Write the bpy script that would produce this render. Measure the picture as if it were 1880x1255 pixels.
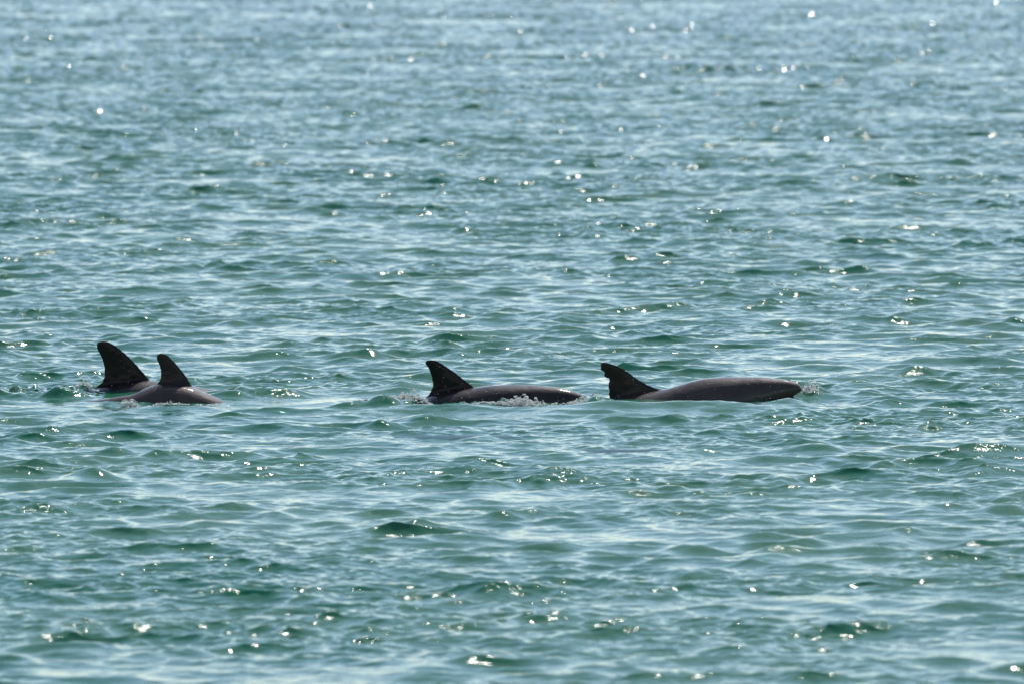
import bpy, math, random
import numpy as np
from mathutils import Vector

scene = bpy.context.scene
for o in list(bpy.data.objects):
    bpy.data.objects.remove(o)
C = scene.collection
R = math.radians

# ------------------------------------------------------------------ camera
FPX = 400.0 / 36.0 * 1880.0          # focal length in photograph pixels
HORIZON = -560.0                     # row of the horizon (above the frame)
D0 = 70.0                            # distance to the dolphins
CAM_H = D0 * (738.0 - HORIZON) / FPX
PPM = FPX / D0                       # photograph pixels per metre at D0
cd = bpy.data.cameras.new("camera")
cam = bpy.data.objects.new("camera", cd)
C.objects.link(cam)
cd.lens = 400.0
cd.sensor_width = 36.0
cd.clip_start = 0.5
cd.clip_end = 20000.0
cam.location = (0, 0, CAM_H)
cam.rotation_euler = (R(90) - math.atan((627.5 - HORIZON) / FPX), 0, 0)
cd.dof.use_dof = True
cd.dof.focus_distance = 69.6
cd.dof.aperture_fstop = 5.6
scene.camera = cam

# ------------------------------------------------------------------ sky, sun, exposure
SUN_EL, SUN_AZ = 46.0, 17.0          # azimuth to the right of the view direction (+Y)
w = bpy.data.worlds.new("World")
scene.world = w
w.use_nodes = True
nt = w.node_tree
nt.nodes.clear()
sky = nt.nodes.new("ShaderNodeTexSky")
sky.sky_type = 'NISHITA'
sky.sun_disc = False
sky.sun_elevation = R(SUN_EL)
sky.sun_rotation = R(SUN_AZ)
sky.altitude = 0
sky.air_density = 1.0
sky.dust_density = 0.3
sky.ozone_density = 0.9
bg = nt.nodes.new("ShaderNodeBackground")
bg.inputs[1].default_value = 0.098
ow = nt.nodes.new("ShaderNodeOutputWorld")
nt.links.new(sky.outputs[0], bg.inputs[0])
nt.links.new(bg.outputs[0], ow.inputs[0])

sd = bpy.data.lights.new("sun", 'SUN')
sd.energy = 4.0
sd.angle = R(0.5)
sd.color = (1.0, 0.95, 0.87)
sun = bpy.data.objects.new("sun", sd)
C.objects.link(sun)
sv = Vector((math.cos(R(SUN_EL)) * math.sin(R(SUN_AZ)), math.cos(R(SUN_EL)) * math.cos(R(SUN_AZ)), math.sin(R(SUN_EL))))
sun.rotation_euler = sv.to_track_quat('Z', 'Y').to_euler()
sun.location = sv * 200

scene.view_settings.view_transform = 'Standard'
scene.view_settings.look = 'None'
scene.view_settings.exposure = 0.54
scene.view_settings.gamma = 1.0
scene.cycles.use_denoising = True
scene.cycles.max_bounces = 6
scene.cycles.transparent_max_bounces = 6
scene.cycles.sample_clamp_indirect = 3.0
scene.cycles.sample_clamp_direct = 30.0


def put_xy(px, py, z=0.0):
    """photograph pixel on a level plane of height z -> world point"""
    Y = (CAM_H - z) * FPX / (py - HORIZON)
    return (px - 940.0) / FPX * Y, Y


# ------------------------------------------------------------------ materials
def new_mat(name):
    m = bpy.data.materials.new(name)
    m.use_nodes = True
    m.node_tree.nodes.clear()
    return m, m.node_tree.nodes, m.node_tree.links


def water_material():
    m, N, L = new_mat("sea_water")
    out = N.new("ShaderNodeOutputMaterial")
    tc = N.new("ShaderNodeTexCoord")
    mp = N.new("ShaderNodeMapping")
    mp.inputs['Scale'].default_value = (1.0, 0.8, 1.0)
    L.new(tc.outputs['Object'], mp.inputs[0])
    n1 = N.new("ShaderNodeTexNoise")
    n1.inputs['Scale'].default_value = 42.0
    n1.inputs['Detail'].default_value = 3.0
    L.new(mp.outputs[0], n1.inputs['Vector'])
    big = N.new("ShaderNodeTexNoise")
    big.inputs['Scale'].default_value = 0.7
    big.inputs['Detail'].default_value = 2.0
    L.new(tc.outputs['Object'], big.inputs['Vector'])
    mr = N.new("ShaderNodeMapRange")
    mr.inputs[1].default_value = 0.35
    mr.inputs[2].default_value = 0.7
    mr.inputs[3].default_value = 0.10
    mr.inputs[4].default_value = 0.9
    L.new(big.outputs[0], mr.inputs[0])
    bp = N.new("ShaderNodeBump")
    bp.inputs['Distance'].default_value = 0.0050
    L.new(mr.outputs[0], bp.inputs['Strength'])
    L.new(n1.outputs[0], bp.inputs['Height'])
    fr = N.new("ShaderNodeFresnel")
    fr.inputs['IOR'].default_value = 1.333
    L.new(bp.outputs[0], fr.inputs['Normal'])
    gl = N.new("ShaderNodeBsdfGlossy")
    gl.inputs['Roughness'].default_value = 0.034
    gl.inputs['Color'].default_value = (0.97, 0.96, 0.98, 1)
    L.new(bp.outputs[0], gl.inputs['Normal'])
    # the light that comes back up out of the green water
    cr = N.new("ShaderNodeValToRGB")
    cr.color_ramp.elements[0].position = 0.35
    cr.color_ramp.elements[0].color = (0.006, 0.265, 0.130, 1)
    cr.color_ramp.elements[1].position = 0.65
    cr.color_ramp.elements[1].color = (0.095, 0.370, 0.210, 1)
    b2 = N.new("ShaderNodeTexNoise")
    b2.inputs['Scale'].default_value = 0.35
    b2.inputs['Detail'].default_value = 3.0
    L.new(tc.outputs['Object'], b2.inputs['Vector'])
    L.new(b2.outputs[0], cr.inputs[0])
    df = N.new("ShaderNodeBsdfDiffuse")
    L.new(cr.outputs[0], df.inputs['Color'])
    tl = N.new("ShaderNodeBsdfTranslucent")
    L.new(cr.outputs[0], tl.inputs['Color'])
    m1 = N.new("ShaderNodeMixShader")
    m1.inputs[0].default_value = 0.12
    L.new(df.outputs[0], m1.inputs[1])
    L.new(tl.outputs[0], m1.inputs[2])
    tr = N.new("ShaderNodeBsdfTransparent")
    m2 = N.new("ShaderNodeMixShader")
    m2.inputs[0].default_value = 0.6
    L.new(m1.outputs[0], m2.inputs[1])
    L.new(tr.outputs[0], m2.inputs[2])
    m3 = N.new("ShaderNodeMixShader")
    L.new(fr.outputs[0], m3.inputs[0])
    L.new(m2.outputs[0], m3.inputs[1])
    L.new(gl.outputs[0], m3.inputs[2])
    L.new(m3.outputs[0], out.inputs['Surface'])
    va = N.new("ShaderNodeVolumeAbsorption")
    va.inputs['Color'].default_value = (0.25, 0.72, 0.62, 1)
    va.inputs['Density'].default_value = 0.9
    L.new(va.outputs[0], out.inputs['Volume'])
    return m


def skin_material(name, base, pale, wet=0.9):
    m, N, L = new_mat(name)
    out = N.new("ShaderNodeOutputMaterial")
    p = N.new("ShaderNodeBsdfPrincipled")
    tc = N.new("ShaderNodeTexCoord")
    n = N.new("ShaderNodeTexNoise")
    n.inputs['Scale'].default_value = 7.0
    n.inputs['Detail'].default_value = 6.0
    n.inputs['Roughness'].default_value = 0.6
    L.new(tc.outputs['Object'], n.inputs['Vector'])
    cr = N.new("ShaderNodeValToRGB")
    cr.color_ramp.elements[0].position = 0.3
    cr.color_ramp.elements[0].color = tuple(c * 0.75 for c in base) + (1,)
    cr.color_ramp.elements[1].position = 0.75
    cr.color_ramp.elements[1].color = tuple(c * 1.3 for c in base) + (1,)
    L.new(n.outputs[0], cr.inputs[0])
    # fine pale flecks and scratches of the hide
    f = N.new("ShaderNodeTexNoise")
    f.inputs['Scale'].default_value = 120.0
    f.inputs['Detail'].default_value = 2.0
    L.new(tc.outputs['Object'], f.inputs['Vector'])
    fr = N.new("ShaderNodeMapRange")
    fr.inputs[1].default_value = 0.62
    fr.inputs[2].default_value = 0.80
    fr.inputs[4].default_value = 0.5
    L.new(f.outputs[0], fr.inputs[0])
    mx = N.new("ShaderNodeMix")
    mx.data_type = 'RGBA'
    L.new(fr.outputs[0], mx.inputs[0])
    L.new(cr.outputs[0], mx.inputs[6])
    mx.inputs[7].default_value = pale + (1,)
    # the fins' hide is darker than the back's
    at = N.new("ShaderNodeAttribute")
    at.attribute_name = "fin"
    dk = N.new("ShaderNodeMapRange")
    dk.inputs[3].default_value = 1.0
    dk.inputs[4].default_value = 0.42
    L.new(at.outputs['Fac'], dk.inputs[0])
    vm = N.new("ShaderNodeVectorMath")
    vm.operation = 'SCALE'
    L.new(mx.outputs[2], vm.inputs[0])
    L.new(dk.outputs[0], vm.inputs['Scale'])
    cw = N.new("ShaderNodeMapRange")
    cw.inputs[3].default_value = wet
    cw.inputs[4].default_value = wet * 0.4
    L.new(at.outputs['Fac'], cw.inputs[0])
    L.new(cw.outputs[0], p.inputs['Coat Weight'])
    L.new(vm.outputs[0], p.inputs['Base Color'])
    p.inputs['Roughness'].default_value = 0.5
    p.inputs['Specular IOR Level'].default_value = 0.03 if wet > 0.1 else 0.0
    p.inputs['Coat Weight'].default_value = 0.8
    p.inputs['Coat Roughness'].default_value = 0.045
    p.inputs['Coat IOR'].default_value = 1.34
    bp = N.new("ShaderNodeBump")
    bp.inputs['Strength'].default_value = 0.25
    bp.inputs['Distance'].default_value = 0.003
    b = N.new("ShaderNodeTexNoise")
    b.inputs['Scale'].default_value = 45.0
    b.inputs['Detail'].default_value = 4.0
    L.new(tc.outputs['Object'], b.inputs['Vector'])
    b.inputs['Roughness'].default_value = 0.6
    L.new(b.outputs[0], bp.inputs['Height'])
    b0 = N.new("ShaderNodeTexNoise")
    b0.inputs['Scale'].default_value = 9.0
    b0.inputs['Detail'].default_value = 2.0
    L.new(tc.outputs['Object'], b0.inputs['Vector'])
    bq = N.new("ShaderNodeBump")
    bq.inputs['Strength'].default_value = 0.5
    bq.inputs['Distance'].default_value = 0.012
    L.new(b0.outputs[0], bq.inputs['Height'])
    L.new(bq.outputs[0], bp.inputs['Normal'])
    L.new(bp.outputs[0], p.inputs['Normal'])
    L.new(bp.outputs[0], p.inputs['Coat Normal'])
    L.new(p.outputs[0], out.inputs[0])
    return m


def droplet_material():
    """aerated spray: white, lets light through, wet gloss on top"""
    m, N, L = new_mat("spray_water")
    out = N.new("ShaderNodeOutputMaterial")
    n = N.new("ShaderNodeTexNoise")
    tc = N.new("ShaderNodeTexCoord")
    n.inputs['Scale'].default_value = 130.0
    L.new(tc.outputs['Object'], n.inputs['Vector'])
    cr = N.new("ShaderNodeValToRGB")
    cr.color_ramp.elements[0].position = 0.30
    cr.color_ramp.elements[0].color = (0.25, 0.30, 0.28, 1)
    cr.color_ramp.elements[1].position = 0.46
    cr.color_ramp.elements[1].color = (0.90, 0.91, 0.90, 1)
    L.new(n.outputs[0], cr.inputs[0])
    df = N.new("ShaderNodeBsdfDiffuse"); tl = N.new("ShaderNodeBsdfTranslucent"); gl = N.new("ShaderNodeBsdfGlossy")
    gl.inputs['Roughness'].default_value = 0.15
    L.new(cr.outputs[0], df.inputs['Color']); L.new(cr.outputs[0], tl.inputs['Color'])
    a = N.new("ShaderNodeMixShader"); a.inputs[0].default_value = 0.75
    L.new(df.outputs[0], a.inputs[1]); L.new(tl.outputs[0], a.inputs[2])
    b = N.new("ShaderNodeMixShader"); b.inputs[0].default_value = 0.12
    L.new(a.outputs[0], b.inputs[1]); L.new(gl.outputs[0], b.inputs[2])
    L.new(b.outputs[0], out.inputs[0])
    return m


M_WATER = water_material()
M_SKIN = skin_material("wet_grey_hide", (0.062, 0.044, 0.037), (0.16, 0.14, 0.14))
M_SKIN_DARK = skin_material("dark_wet_hide", (0.032, 0.0225, 0.0195), (0.12, 0.11, 0.11))
M_DROP = droplet_material()
m_, N_, L_ = new_mat("dark_eye")
_o = N_.new("ShaderNodeOutputMaterial"); _p = N_.new("ShaderNodeBsdfPrincipled")
_p.inputs['Base Color'].default_value = (0.01, 0.008, 0.008, 1); _p.inputs['Roughness'].default_value = 0.08
L_.new(_p.outputs[0], _o.inputs[0])
M_EYE = m_


# ------------------------------------------------------------------ the sea: directional wave spectra
def wave_patch(N, L, seed, lam_min, lam_peak, lam_max, power, wind_deg, spread, rot_deg, rms_slope):
    rng = np.random.default_rng(seed)
    k1 = np.fft.fftfreq(N, L / N) * 2 * np.pi
    kx, ky = np.meshgrid(k1, k1, indexing='xy')
    k = np.sqrt(kx * kx + ky * ky)
    k[0, 0] = 1
    kp = 2 * np.pi / lam_peak
    a = np.deg2rad(wind_deg - rot_deg)
    cosw = (kx * np.cos(a) + ky * np.sin(a)) / k
    S = k ** (-power) * np.exp(-(kp / k) ** 2)
    S *= (0.10 + np.abs(cosw) ** spread)
    S *= 1 / (1 + np.exp((k - 2 * np.pi / lam_min) / (0.12 * 2 * np.pi / lam_min)))
    S *= 1 / (1 + np.exp((2 * np.pi / lam_max - k) / (0.12 * 2 * np.pi / lam_max)))
    S[0, 0] = 0
    H = (rng.normal(size=(N, N)) + 1j * rng.normal(size=(N, N))) * np.sqrt(S)
    sx = np.real(np.fft.ifft2(1j * kx * H)); sy = np.real(np.fft.ifft2(1j * ky * H))
    g = rms_slope / np.sqrt(np.mean(sx ** 2 + sy ** 2))
    H *= g
    h = np.real(np.fft.ifft2(H))
    dx = np.real(np.fft.ifft2(1j * kx / k * H))
    dy = np.real(np.fft.ifft2(1j * ky / k * H))
    return dict(N=N, L=L, rot=np.deg2rad(rot_deg), f=np.stack([h, dx, dy], -1).astype(np.float32))


def sample(P, x, y):
    """cubic B-spline lookup of height and sideways shift"""
    c, s = math.cos(P['rot']), math.sin(P['rot'])
    u = (x * c + y * s) / P['L'] * P['N']
    v = (-x * s + y * c) / P['L'] * P['N']
    iu, iv = np.floor(u).astype(np.int64), np.floor(v).astype(np.int64)
    fu, fv = (u - iu).astype(np.float32), (v - iv).astype(np.float32)

    def wts(f):
        return ((1 - f) ** 3 / 6, (3 * f ** 3 - 6 * f * f + 4) / 6, (-3 * f ** 3 + 3 * f * f + 3 * f + 1) / 6, f ** 3 / 6)
    wu, wv = wts(fu), wts(fv)
    F = P['f'].reshape(-1, 3)
    N = P['N']
    r = np.zeros(x.shape + (3,), np.float32)
    for j in range(4):
        row = ((iv + j - 1) % N) * N
        for i in range(4):
            r += F[row + (iu + i - 1) % N] * (wu[i] * wv[j])[..., None]
    h, a, b = r[..., 0], r[..., 1], r[..., 2]
    return h, a * c - b * s, a * s + b * c


PA = wave_patch(1024, 27.3, 11, 0.28, 0.75, 6.0, 3.55, -80.0, 1.6, 19.0, 0.145)
PB = wave_patch(1024, 6.7, 5, 0.055, 0.28, 0.42, 3.6, -70.0, 1.2, -33.0, 0.13)
PM = wave_patch(256, 61.0, 3, 1.8, 5.0, 20.0, 3.0, 20.0, 0.0, 8.0, 0.10)     # gusts: where ripples are strong
PM['f'] /= PM['f'][..., 0].std()

# places where an animal holds the water down or ruffles it: x, y, radius x, radius y
CALM = []
RUFFLE = []
MOUND = []


def sea_height(x, y, shift=True):
    x = np.asarray(x, np.float64); y = np.asarray(y, np.float64)
    h1, a1, b1 = sample(PA, x, y)
    h2, a2, b2 = sample(PB, x, y)
    g, _, _ = sample(PM, x, y)
    g2, _, _ = sample(PM, x * 1.7 + 31, y * 1.7 - 12)
    ga = np.clip(1.0 + 0.28 * g2, 0.35, 1.7)
    gb = np.clip(0.95 + 0.40 * g, 0.45, 2.0)
    calm = np.ones_like(x)
    for (cx, cy, rx, ry, k) in CALM:
        calm *= 1 - k * np.exp(-(((x - cx) / rx) ** 2 + ((y - cy) / ry) ** 2) ** 1.5)
    ruf = np.zeros_like(x)   # ruffled by splashing
    for (cx, cy, rx, ry, k) in RUFFLE:
        ruf += 3.4 * k * np.exp(-(((x - cx) / rx) ** 2 + ((y - cy) / ry) ** 2) ** 1.2)
    far = np.clip((900.0 - y) / 700.0, 0.0, 1.0)
    ga = ga * (1 - 0.50 * np.clip((y - 95.0) / 60.0, 0, 1))
    gb = gb * (1 + 1.35 * np.clip((y - 85.0) / 60.0, 0, 1))
    ga = ga * calm * far
    gb = gb * (0.35 + 0.65 * calm) * far
    z = h1 * ga + h2 * (gb + ruf * 1.6)
    if RUFFLE:
        h3, _, _ = sample(PB, x * 2.3 + 3, y * 2.3 + 1)
        z = z + h3 / 2.3 * ruf * 2.2
    for (cx, cy, rx, ry, k) in MOUND:
        z = z + k * np.exp(-(((x - cx) / rx) ** 2 + ((y - cy) / ry) ** 2))
    ch1, ch2 = 1.45, 1.0
    dx = -(a1 * ga * ch1 + a2 * gb * ch2)
    dy = -(b1 * ga * ch1 + b2 * gb * ch2)
    return z, -dx, -dy


def link_mesh(name, verts, faces, mat, parent=None, smooth=True, loc=None):
    me = bpy.data.meshes.new(name)
    me.from_pydata([tuple(v) for v in verts], [], [tuple(f) for f in faces])
    me.polygons.foreach_set('use_smooth', [smooth] * len(me.polygons))
    me.materials.append(mat)
    o = bpy.data.objects.new(name, me)
    C.objects.link(o)
    if parent: o.parent = parent
    if loc: o.location = loc
    return o


def grid_mesh(name, X, Y, Z, mat):
    ny, nx = X.shape
    me = bpy.data.meshes.new(name)
    co = np.stack([X, Y, Z], -1).reshape(-1, 3).astype(np.float32)
    i = (np.arange(ny - 1)[:, None] * nx + np.arange(nx - 1)[None, :]).ravel()
    q = np.stack([i, i + 1, i + nx + 1, i + nx], -1).astype(np.int32)
    # skirt and floor close the body of water
    nv = len(co)
    loop = np.concatenate([np.arange(nx), np.arange(1, ny) * nx + nx - 1,
                           (ny - 1) * nx + np.arange(nx - 2, -1, -1), np.arange(ny - 2, 0, -1) * nx])
    low = co[loop].copy(); low[:, 2] = -40.0
    co = np.concatenate([co, low])
    m = len(loop); a = np.arange(m); b = (a + 1) % m
    sk = np.stack([loop[b], loop[a], nv + a, nv + b], -1).astype(np.int32)
    q = np.concatenate([q, sk])
    nq = len(q)
    me.vertices.add(len(co)); me.vertices.foreach_set('co', co.ravel())
    me.loops.add(nq * 4 + m)
    me.loops.foreach_set('vertex_index', np.concatenate([q.ravel(), (nv + a[::-1]).astype(np.int32)]))
    me.polygons.add(nq + 1)
    me.polygons.foreach_set('loop_start', np.arange(nq + 1, dtype=np.int32) * 4)
    me.polygons.foreach_set('use_smooth', np.concatenate([np.ones(nq - m, bool), np.zeros(m + 1, bool)]))
    me.update(calc_edges=True)
    me.validate()
    me.materials.append(mat)
    o = bpy.data.objects.new(name, me)
    C.objects.link(o)
    return o


# ------------------------------------------------------------------ dolphins
S_POS = np.array([0, .0065, .0195, .039, .062, .09, .13, .19, .27, .35, .43, .53, .64, .75, .85, .93, .985, 1.0])
S_HH = np.array([.002, .009, .0168, .0255, .035, .044, .054, .068, .079, .084, .083, .073, .057, .041, .026, .016, .007, .003])
S_HW = np.array([.002, .012, .021, .030, .037, .044, .053, .067, .077, .082, .080, .068, .050, .033, .018, .011, .008, .004])


def smooth_interp(xs, xp, fp):
    """monotone cubic interpolation (rounds the traced polyline)"""
    xp = np.asarray(xp, float); fp = np.asarray(fp, float)
    h = np.diff(xp); d = np.diff(fp) / h
    m = np.zeros_like(fp); m[0] = d[0]; m[-1] = d[-1]
    for i in range(1, len(fp) - 1):
        m[i] = 0 if d[i - 1] * d[i] <= 0 else 2 * d[i - 1] * d[i] / (d[i - 1] + d[i])
    xs = np.clip(xs, xp[0], xp[-1])
    i = np.clip(np.searchsorted(xp, xs) - 1, 0, len(h) - 1)
    t = (xs - xp[i]) / h[i]
    return ((2 * t**3 - 3 * t**2 + 1) * fp[i] + (t**3 - 2 * t**2 + t) * h[i] * m[i]
            + (-2 * t**3 + 3 * t**2) * fp[i + 1] + (t**3 - t**2) * h[i] * m[i + 1])


def add_loft(V, F, rings):
    b = len(V)
    n = len(rings[0])
    for r in rings: V.extend(r)
    for i in range(len(rings) - 1):
        for j in range(n):
            k = (j + 1) % n
            F.append((b + i * n + j, b + i * n + k, b + (i + 1) * n + k, b + (i + 1) * n + j))
    F.append(tuple(b + j for j in range(n))[::-1])
    F.append(tuple(b + (len(rings) - 1) * n + j for j in range(n)))


def plate(V, F, pts, axis_fn, n=20):
    """a fin blade: pts = list of (x_front, x_back, span position, thickness)"""
    rings = []
    for (xf, xb, sp, th) in pts:
        c = xf - xb
        ring = []
        for j in range(n):
            t = 2 * math.pi * j / n
            u = (1 - math.cos(t)) / 2                       # 0 front .. 1 back
            prof = 2.9 * (0.2969 * math.sqrt(u) - 0.126 * u - 0.3516 * u * u + 0.2843 * u**3 - 0.1036 * u**4)
            hth = max(th * prof * 1.1, 0.0035 * math.sin(math.pi * min(u * 1.0 + 0.02, 0.98)) + 0.0015)
            ring.append(axis_fn(xf - c * u, (hth if t < math.pi else -hth), sp))
        rings.append(ring)
    add_loft(V, F, rings)


def make_dolphin(label, Yd, wl, top_px, L, nose_px, fin, mat, group, tail_side=0.0, scale_w=1.0, drops=90, voxel=0.006, seed=1):
    """top_px: traced back line (photograph px), converted to metres at this animal's own distance.
    fin: (leading list, trailing list) of traced px; wl: waterline row"""
    ppm = FPX / Yd
    wz = CAM_H - (wl - HORIZON) / ppm                        # height of the wl row at this distance
    X = lambda p: (p - nose_px) / ppm
    Z = lambda q: (wl - q) / ppm
    tx = np.array([X(p) for p, q in top_px]); tz = np.array([Z(q) for p, q in top_px])
    order = np.argsort(tx); tx = tx[order]; tz = tz[order]
    V, F = [], []
    rings = []
    nseg = 170
    for i in range(nseg):
        s = (i / (nseg - 1)) ** 1.5
        x = -s * L
        hh = float(smooth_interp(np.array([s]), S_POS, S_HH)[0]) * L
        hw = float(smooth_interp(np.array([s]), S_POS, S_HW)[0]) * L * scale_w
        zt = float(smooth_interp(np.array([x]), tx, tz)[0])
        yc = tail_side * max(0.0, s - 0.35) ** 2
        ring = []
        for j in range(40):
            t = 2 * math.pi * j / 40
            cy, cz = math.cos(t), math.sin(t)
            e = 0.94
            ring.append((x, yc + hw * math.copysign(abs(cy) ** e, cy), zt - hh + hh * math.copysign(abs(cz) ** e, cz)))
        rings.append(ring)
    add_loft(V, F, rings)
    # beak, set low under the melon
    xa = -0.05 * L
    za = float(smooth_interp(np.array([xa]), tx, tz)[0]) - 2.15 * 0.030 * L
    rings = []
    for i in range(24):
        u = i / 23
        rr = (0.0165 - 0.007 * u) * L * (1 - max(0, (u - 0.85) / 0.15) ** 2 * 0.75)
        rings.append([(xa + u * 0.088 * L, rr * 1.15 * math.cos(2 * math.pi * j / 20),
                       za - 0.028 * L * u + rr * 0.8 * math.sin(2 * math.pi * j / 20)) for j in range(20)])
    add_loft(V, F, rings)
    # dorsal fin
    if fin:
        lead, trail = fin
        lz = np.array([Z(q) for p, q in lead]); lx = np.array([X(p) for p, q in lead])
        rz = np.array([Z(q) for p, q in trail]); rx = np.array([X(p) for p, q in trail])
        o1 = np.argsort(lz); lz, lx = lz[o1], lx[o1]
        o2 = np.argsort(rz); rz, rx = rz[o2], rx[o2]
        zb = min(lz[0], rz[0]); ztop = max(lz[-1], rz[-1])
        pts = []
        for k in range(90):
            u = k / 89
            z = zb - 0.07 + (ztop - zb + 0.07) * (1 - (1 - u) ** 1.6)
            xf = float(smooth_interp(np.array([z]), lz, lx)[0]); xb = float(np.interp(z, rz, rx))
            if xf - xb < 0.008: xf = xb + 0.008
            th = 0.072 * min(xf - xb, 0.26) + 0.002 + 0.045 * math.exp(-max(0, z - zb) / 0.022)
            pts.append((xf, xb, z, th))
        plate(V, F, pts, lambda a, b, c: (a, b, c), 28)
    # flippers, low on the flanks
    for sgn in (-1, 1):
        s0 = 0.24; zt = float(smooth_interp(np.array([-s0 * L]), tx, tz)[0])
        hw0 = .072 * L; zc = zt - 2 * .072 * L * 0.78
        pts = []
        for k in range(14):
            u = k / 13
            xf = -s0 * L + 0.035 * L - 0.075 * L * u ** 1.4
            ch = 0.062 * L * (1 - u ** 2.2) + 0.008
            pts.append((xf, xf - ch, u, 0.010 * (1 - 0.6 * u)))
        plate(V, F, pts, lambda a, b, c: (a, sgn * (hw0 * 0.72 + 0.10 * L * c), zc - 0.075 * L * c + b), 14)
    # tail flukes
    zt = float(smooth_interp(np.array([-0.965 * L]), tx, tz)[0]) - 0.010 * L
    yt = tail_side * (0.965 - 0.35) ** 2
    pts = []
    for k in range(33):
        u = -1 + 2 * k / 32
        au = abs(u)
        xf = -0.935 * L - 0.072 * L * au ** 1.25
        xb = -1.0 * L - 0.022 * L * au ** 0.7 + 0.012 * L * math.exp(-(au / 0.08) ** 2)
        if xf - xb < 0.01: xf = xb + 0.01
        pts.append((xf, xb, u, 0.010 * (1 - 0.7 * au)))
    plate(V, F, pts, lambda a, b, c: (a, yt + c * 0.115 * L, zt + b), 14)

    tmp = link_mesh("dolphin", V, F, mat)
    rm = tmp.modifiers.new("fuse", 'REMESH'); rm.mode = 'VOXEL'; rm.voxel_size = voxel; rm.use_smooth_shade = True
    sm = tmp.modifiers.new("soften", 'SMOOTH'); sm.factor = 0.5; sm.iterations = 4
    dg = bpy.context.evaluated_depsgraph_get()
    me = bpy.data.meshes.new_from_object(tmp.evaluated_get(dg))
    bpy.data.objects.remove(tmp)
    me.name = "dolphin"
    me.materials.clear(); me.materials.append(mat)
    me.polygons.foreach_set('use_smooth', [True] * len(me.polygons))
    cv = np.empty(len(me.vertices) * 3, np.float32); me.vertices.foreach_get('co', cv); cv = cv.reshape(-1, 3)
    up = np.clip((cv[:, 2] - smooth_interp(cv[:, 0].astype(float), tx, tz) + 0.035) / 0.06, 0, 1)
    wd = np.interp(-cv[:, 0] / L, S_POS, S_HW) * L * 0.5
    inside = np.clip(1.5 - np.abs(cv[:, 1] - tail_side * np.maximum(0, -cv[:, 0] / L - .35) ** 2) / np.maximum(wd * .6, .01), 0, 1)
    lo_x = (min(p_[0] for p_ in fin[1]) - nose_px) / ppm if fin else 0
    hi_x = (max(p_[0] for p_ in fin[0]) - nose_px) / ppm if fin else 0
    rng_x = np.clip((cv[:, 0] - lo_x + .05) / .05, 0, 1) * np.clip((hi_x + .02 - cv[:, 0]) / .08, 0, 1)
    at = me.attributes.new("fin", 'FLOAT', 'POINT')
    at.data.foreach_set('value', (up * rng_x * inside if fin else up * 0).astype(np.float32))
    o = bpy.data.objects.new("dolphin", me)
    C.objects.link(o)
    ox = (nose_px - 940.0) / ppm
    o.location = (ox, Yd, wz)
    o['label'] = label; o['category'] = 'dolphin'; o['group'] = group
    # eyes
    se = 0.075
    for sgn in (-1, 1):
        zt = float(smooth_interp(np.array([-se * L]), tx, tz)[0])
        hh = float(np.interp(se, S_POS, S_HH)) * L; hw = float(np.interp(se, S_POS, S_HW)) * L * scale_w
        vv, ff = ico(0.011, (-se * L, sgn * (hw * 0.93), zt - hh * 1.25))
        link_mesh("eye", vv, ff, M_EYE, o)
    # water droplets clinging to the hide above the water
    if drops:
        rng = random.Random(seed)
        n = len(me.vertices)
        co = np.empty(n * 3, np.float32); me.vertices.foreach_get('co', co); co = co.reshape(-1, 3)
        no = np.empty(n * 3, np.float32); me.vertices.foreach_get('normal', no); no = no.reshape(-1, 3)
        idx = np.where((co[:, 2] > -0.01) & (co[:, 1] < 0.25))[0]
        VV, FF = [], []
        pick = [int(idx[rng.randrange(len(idx))]) for _ in range(drops)]
        for i in pick:
            r = rng.choice([.0014, .0018, .0024, .003])
            c = co[i] + no[i] * r * 0.4
            vv, ff = ico(r, tuple(c)); b = len(VV)
            VV += vv; FF += [tuple(b + q for q in f) for f in ff]
        d = link_mesh("water_droplets", VV, FF, M_DROP, o)
        d['kind'] = 'stuff'
    return o


_t = (1 + 5 ** 0.5) / 2
_IV = np.array([(-1, _t, 0), (1, _t, 0), (-1, -_t, 0), (1, -_t, 0), (0, -1, _t), (0, 1, _t), (0, -1, -_t), (0, 1, -_t),
                (_t, 0, -1), (_t, 0, 1), (-_t, 0, -1), (-_t, 0, 1)]) / math.sqrt(1 + _t * _t)
_IF = [(0, 11, 5), (0, 5, 1), (0, 1, 7), (0, 7, 10), (0, 10, 11), (1, 5, 9), (5, 11, 4), (11, 10, 2), (10, 7, 6), (7, 1, 8),
       (3, 9, 4), (3, 4, 2), (3, 2, 6), (3, 6, 8), (3, 8, 9), (4, 9, 5), (2, 4, 11), (6, 2, 10), (8, 6, 7), (9, 8, 1)]


def ico(r, c, sq=(1, 1, 1)):
    return [(v[0] * r * sq[0] + c[0], v[1] * r * sq[1] + c[1], v[2] * r * sq[2] + c[2]) for v in _IV], list(_IF)


G = 'dolphins swimming together at the surface'
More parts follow.
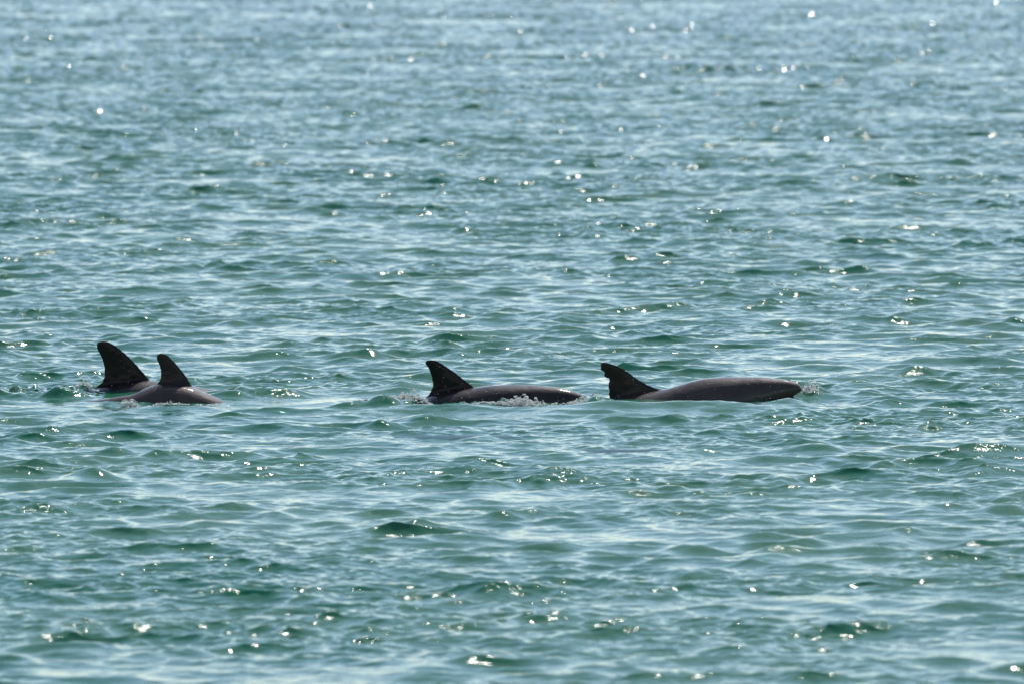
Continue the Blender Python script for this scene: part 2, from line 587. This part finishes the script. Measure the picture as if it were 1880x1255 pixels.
# second from the right: long smooth back, pointed head end
d3 = make_dolphin('dark grey dolphin with a pointed head and spray along its flank, following the notched-fin dolphin', 70.0, 738,
    [(1080, 732), (1076, 728), (1071, 724.5), (1062, 721), (1050, 716.5), (1033, 712.5), (1010, 709), (975, 706), (940, 705.2), (905, 706.5),
     (870, 711), (830, 716), (795, 724), (760, 740), (710, 742), (640, 745), (420, 775), (330, 795)],
    2.5, 1078,
    ([(871, 709.5), (862, 703.4), (849.4, 694), (834, 681.7), (818.7, 671.5), (808.5, 665), (799, 660.6), (793, 659.4)],
     [(775, 735), (779, 731.5), (788, 721), (792.7, 711), (793.2, 702), (790.6, 688), (785.5, 675.3), (779.3, 666.5), (781.5, 661.5), (788, 659.4)]),
    M_SKIN_DARK, G, tail_side=-0.9, drops=110, seed=3)
d4 = make_dolphin('brownish grey dolphin with a ragged notch in its fin, leading on the right', 70.35, 738,
    [(1476, 717), (1473, 712), (1469.5, 706.5), (1459, 700.7), (1443, 696.6), (1425, 694.2), (1392, 691.5), (1341, 691.3),
     (1302, 693.5), (1274, 698), (1249, 705.5), (1228, 712), (1210, 716), (1170, 722), (1120, 735), (1060, 760), (960, 800), (840, 840), (730, 870)],
    2.5, 1474,
    ([(1216, 714.6), (1203, 711), (1187.7, 704.3), (1169.8, 694), (1154.5, 682.5), (1139, 673), (1121.3, 666.7), (1112, 664)],
     [(1111, 741), (1118, 730), (1116.7, 722), (1118, 717), (1115.7, 709.4), (1118.5, 694.6), (1110.5, 693.2), (1108, 689.2), (1109.4, 681.9), (1102.4, 680.4), (1102.5, 666), (1106, 664)]),
    M_SKIN, G, tail_side=1.0, drops=130, seed=4)
d1 = make_dolphin('large dolphin with the tallest black fin, leftmost, partly behind a smaller one', 71.1, 715,
    [(535, 728), (528, 723), (515, 717), (480, 714.8), (430, 715.5), (399, 715), (353, 708), (320, 702), (287, 699), (262, 698), (230, 702),
     (200, 706), (170, 713), (135, 716), (95, 717), (40, 719), (-60, 735), (-240, 780)],
    2.6, 533,
    ([(276, 698.8), (260.5, 681), (244, 662.5), (224, 644), (206, 631), (197, 627), (190, 625.6)],
     [(156, 725), (163, 718.5), (170, 713), (184.7, 702), (189.6, 690.5), (189.6, 675.6), (185.3, 657.5), (178, 644), (174.8, 635), (177, 629), (184, 625.8)]),
    M_SKIN_DARK, G, tail_side=0.3, drops=50, seed=7)
d2 = make_dolphin('small dolphin with short curved fin, bright sun glint on its back, beside the large one', 70.0, 738,
    [(550, 770), (540, 764), (525, 756), (500, 750), (460, 742), (425, 741), (396, 729), (373, 719), (351, 710), (330, 705.5), (305, 703.5),
     (287, 705), (257, 716), (239, 723.5), (215, 727), (178, 733), (130, 738), (82, 742), (0, 748), (-80, 760)],
    2.05, 545,
    ([(353, 710), (341.3, 690.5), (329.8, 675.6), (316.6, 660.8), (305, 650.5), (298, 648)],
     [(284, 706), (287, 703.7), (293, 695.4), (294, 682), (290, 667.4), (285.4, 658), (286, 651), (292, 648)]),
    M_SKIN, G, tail_side=-0.2, drops=12, seed=9)

GU = 'dolphins gliding under the surface in front of the others'
M_SKIN_SUNLIT_TINT = skin_material("hide_painted_sunlit_under_water", (0.105, 0.175, 0.215), (0.20, 0.28, 0.33), 0.0)  # paler, bluer hide colour imitates sunlight reaching the skin through water
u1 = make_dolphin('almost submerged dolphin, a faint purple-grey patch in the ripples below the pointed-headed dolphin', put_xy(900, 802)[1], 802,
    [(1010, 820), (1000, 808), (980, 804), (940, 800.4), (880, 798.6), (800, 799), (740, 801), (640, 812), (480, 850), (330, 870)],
    2.25, 1010, None, M_SKIN_SUNLIT_TINT, GU, drops=0, voxel=0.01)
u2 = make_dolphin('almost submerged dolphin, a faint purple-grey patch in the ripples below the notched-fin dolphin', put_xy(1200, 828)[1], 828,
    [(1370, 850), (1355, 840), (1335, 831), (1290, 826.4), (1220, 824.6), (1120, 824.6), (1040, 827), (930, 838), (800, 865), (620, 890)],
    2.4, 1370, None, M_SKIN_SUNLIT_TINT, GU, drops=0, voxel=0.01)

# ------------------------------------------------------------------ how the animals shape the water
CALM += [(-2.2, 70.0, 1.3, 1.0, 0.45), (-0.1, 69.4, 1.0, 1.0, 0.45), (1.25, 69.7, 1.1, 1.0, 0.45), (-2.3, 71.0, 1.0, 0.6, 0.6), (-0.25, 66.7, 1.2, 1.2, 0.15), (0.85, 65.4, 1.3, 1.2, 0.15)]


def P(px, py): return put_xy(px, py)


for (px, py, rx, ry, k) in [(735, 741, .16, .30, .8), (950, 742, .30, .18, .5), (1490, 722, .08, .15, .5), (300, 741, .30, .14, .4),
                            (90, 720, .40, .5, .8), (1085, 738, .10, .2, .4), (160, 720, .12, .3, .4), (490, 722, .22, .5, .35), (860, 743, .3, .12, .4)]:
    x, y = P(px, py); RUFFLE.append((x, y, rx, ry, k))
for (px, py, rx, ry, k) in [(715, 745, .14, .09, .055), (50, 728, .30, .09, .04), (110, 724, .10, .08, .035), (490, 728, .18, .09, .055), (430, 731, .10, .07, .035),
                            (1095, 745, .07, .08, .06), (1491, 727, .06, .10, .035),
                            (1270, 751, .75, .20, .052), (1450, 745, .16, .12, .04), (900, 752, .6, .2, .022), (310, 752, .4, .2, .02), (740, 716, .16, .12, .05),
                            (1230, 775, .16, .12, .04), (1785, 832, .15, .12, .035), (1500, 828, .14, .13, .06), (1690, 665, .14, .14, .05),
                            (1850, 940, .12, .10, .06), (160, 878, .20, .16, .05), (530, 680, .12, .12, .035)]:
    x, y = P(px, py); MOUND.append((x, y, rx, ry, k))
rw = random.Random(21)                                     # short steep wavelets the animals push up
for (px, py, wx, wy, n) in [(50, 724, .35, .35, 7), (100, 728, .12, .2, 4), (470, 726, .28, .3, 12), (690, 742, .25, .3, 10),
                            (1095, 740, .10, .2, 4), (1500, 724, .12, .2, 4), (745, 712, .2, .3, 4)]:
    x, y = P(px, py)
    for _ in range(n):
        MOUND.append((x + rw.uniform(-1, 1) * wx, y + rw.uniform(-1, 1) * wy, rw.uniform(.05, .13), rw.uniform(.04, .075), rw.uniform(.014, .036)))

# ------------------------------------------------------------------ the sea surface
HALF = 0.056
uf = np.linspace(-HALF, HALF, 720)
g = HALF + np.cumsum(0.00016 * 1.16 ** np.arange(1, 52))
g = g[g < 2.2]
U = np.concatenate([-g[::-1], uf, g])
ya = np.geomspace(46.0, 185.0, 4600)
yb = 46.0 - np.cumsum(0.02 * 1.08 ** np.arange(1, 66)); yb = yb[yb > -60]
yc = 185.0 + np.cumsum(0.06 * 1.07 ** np.arange(1, 130)); yc = yc[yc < 9000]
YR = np.concatenate([yb[::-1], ya, yc])
Wd = np.maximum(YR, 45.0)
X0 = U[None, :] * Wd[:, None]
Y0 = np.repeat(YR[:, None], len(U), 1)
Z = np.empty_like(X0); XX = np.empty_like(X0); YY = np.empty_like(X0)
for r0 in range(0, len(YR), 250):
    sl = slice(r0, r0 + 250)
    z, dx, dy = sea_height(X0[sl], Y0[sl])
    Z[sl] = z; XX[sl] = X0[sl] + dx; YY[sl] = Y0[sl] + dy
water = grid_mesh("water", XX, YY, Z, M_WATER)
water['kind'] = 'structure'


# ------------------------------------------------------------------ spray and splashes
def splash(label, clumps, seed, n, fine=1.0):
    """clumps: (px, py, half width m, depth m, height m, share)"""
    rng = random.Random(seed)
    VV, FF = [], []
    bx, by = P(clumps[0][0], clumps[0][1])
    pts = []
    for (px, py, hw, dp, ht, share) in clumps:
        cx, cy = P(px, py)
        # strings of drops: small arcs thrown up together
        for _ in range(max(1, int(n * share / 14))):
            sx0 = rng.gauss(0, 0.5) * hw; sy0 = rng.gauss(0, 0.5) * dp
            pk = ht * max(0.05, 1 - (sx0 / hw) ** 2) * rng.random() ** 1.6
            ln = rng.uniform(0.01, 0.05)
            a = rng.uniform(-1, 1)
            for k in range(14):
                t = rng.random()
                pts.append((cx + sx0 + ln * (t - .5) * 2, cy + sy0 + ln * a * (t - .5), pk * (1 - (2 * t - 1) ** 2 * .7) + rng.gauss(0, .003)))
    pa = np.array(pts)
    zz, _, _ = sea_height(pa[:, 0], pa[:, 1])
    for (x, y, h), z0 in zip(pts, zz):
        r = fine * rng.choice([.0014, .002, .002, .003, .003, .0045, .0065]) * (1.0 if h > .01 else 1.2)
        vv, ff = ico(r, (x - bx, y - by, z0 + h + 0.002), (rng.uniform(.8, 1.8), 1, rng.uniform(.6, 1.1)))
        b = len(VV)
        VV += vv; FF += [tuple(b + q for q in f) for f in ff]
    o = link_mesh("splash", VV, FF, M_DROP, loc=(bx, by, 0))
    o['kind'] = 'stuff'; o['label'] = label; o['category'] = 'splash'
    o['group'] = 'white splashes around the dolphins'
    return o


splash('white splash trailing behind the fin of the pointed-headed dolphin', [(745, 741, .12, .12, .062, .6), (690, 744, .14, .12, .02, .2), (772, 742, .06, .08, .03, .2)], 1, 1500)
splash('white spray along the flank of the pointed-headed dolphin', [(955, 745, .19, .06, .042, .36), (960, 743, .15, .03, .050, .2), (880, 745, .38, .05, .014, .45), (1050, 744, .12, .08, .015, .1)], 2, 2200)
splash('small splash at the nose of the notched-fin dolphin', [(1488, 728, .045, .08, .065, .8), (1465, 729, .05, .05, .01, .2)], 3, 420)
splash('thin line of foam along the side of the small dolphin', [(300, 744, .25, .05, .01, .6), (235, 742, .06, .06, .03, .4)], 4, 380)
splash('spray thrown up behind the tallest fin', [(155, 716, .035, .08, .06, .5), (60, 726, .3, .10, .006, .2)], 5, 380)
splash('glittering foam between the pointed head and the notched fin', [(1090, 742, .07, .12, .03, 1)], 6, 260)
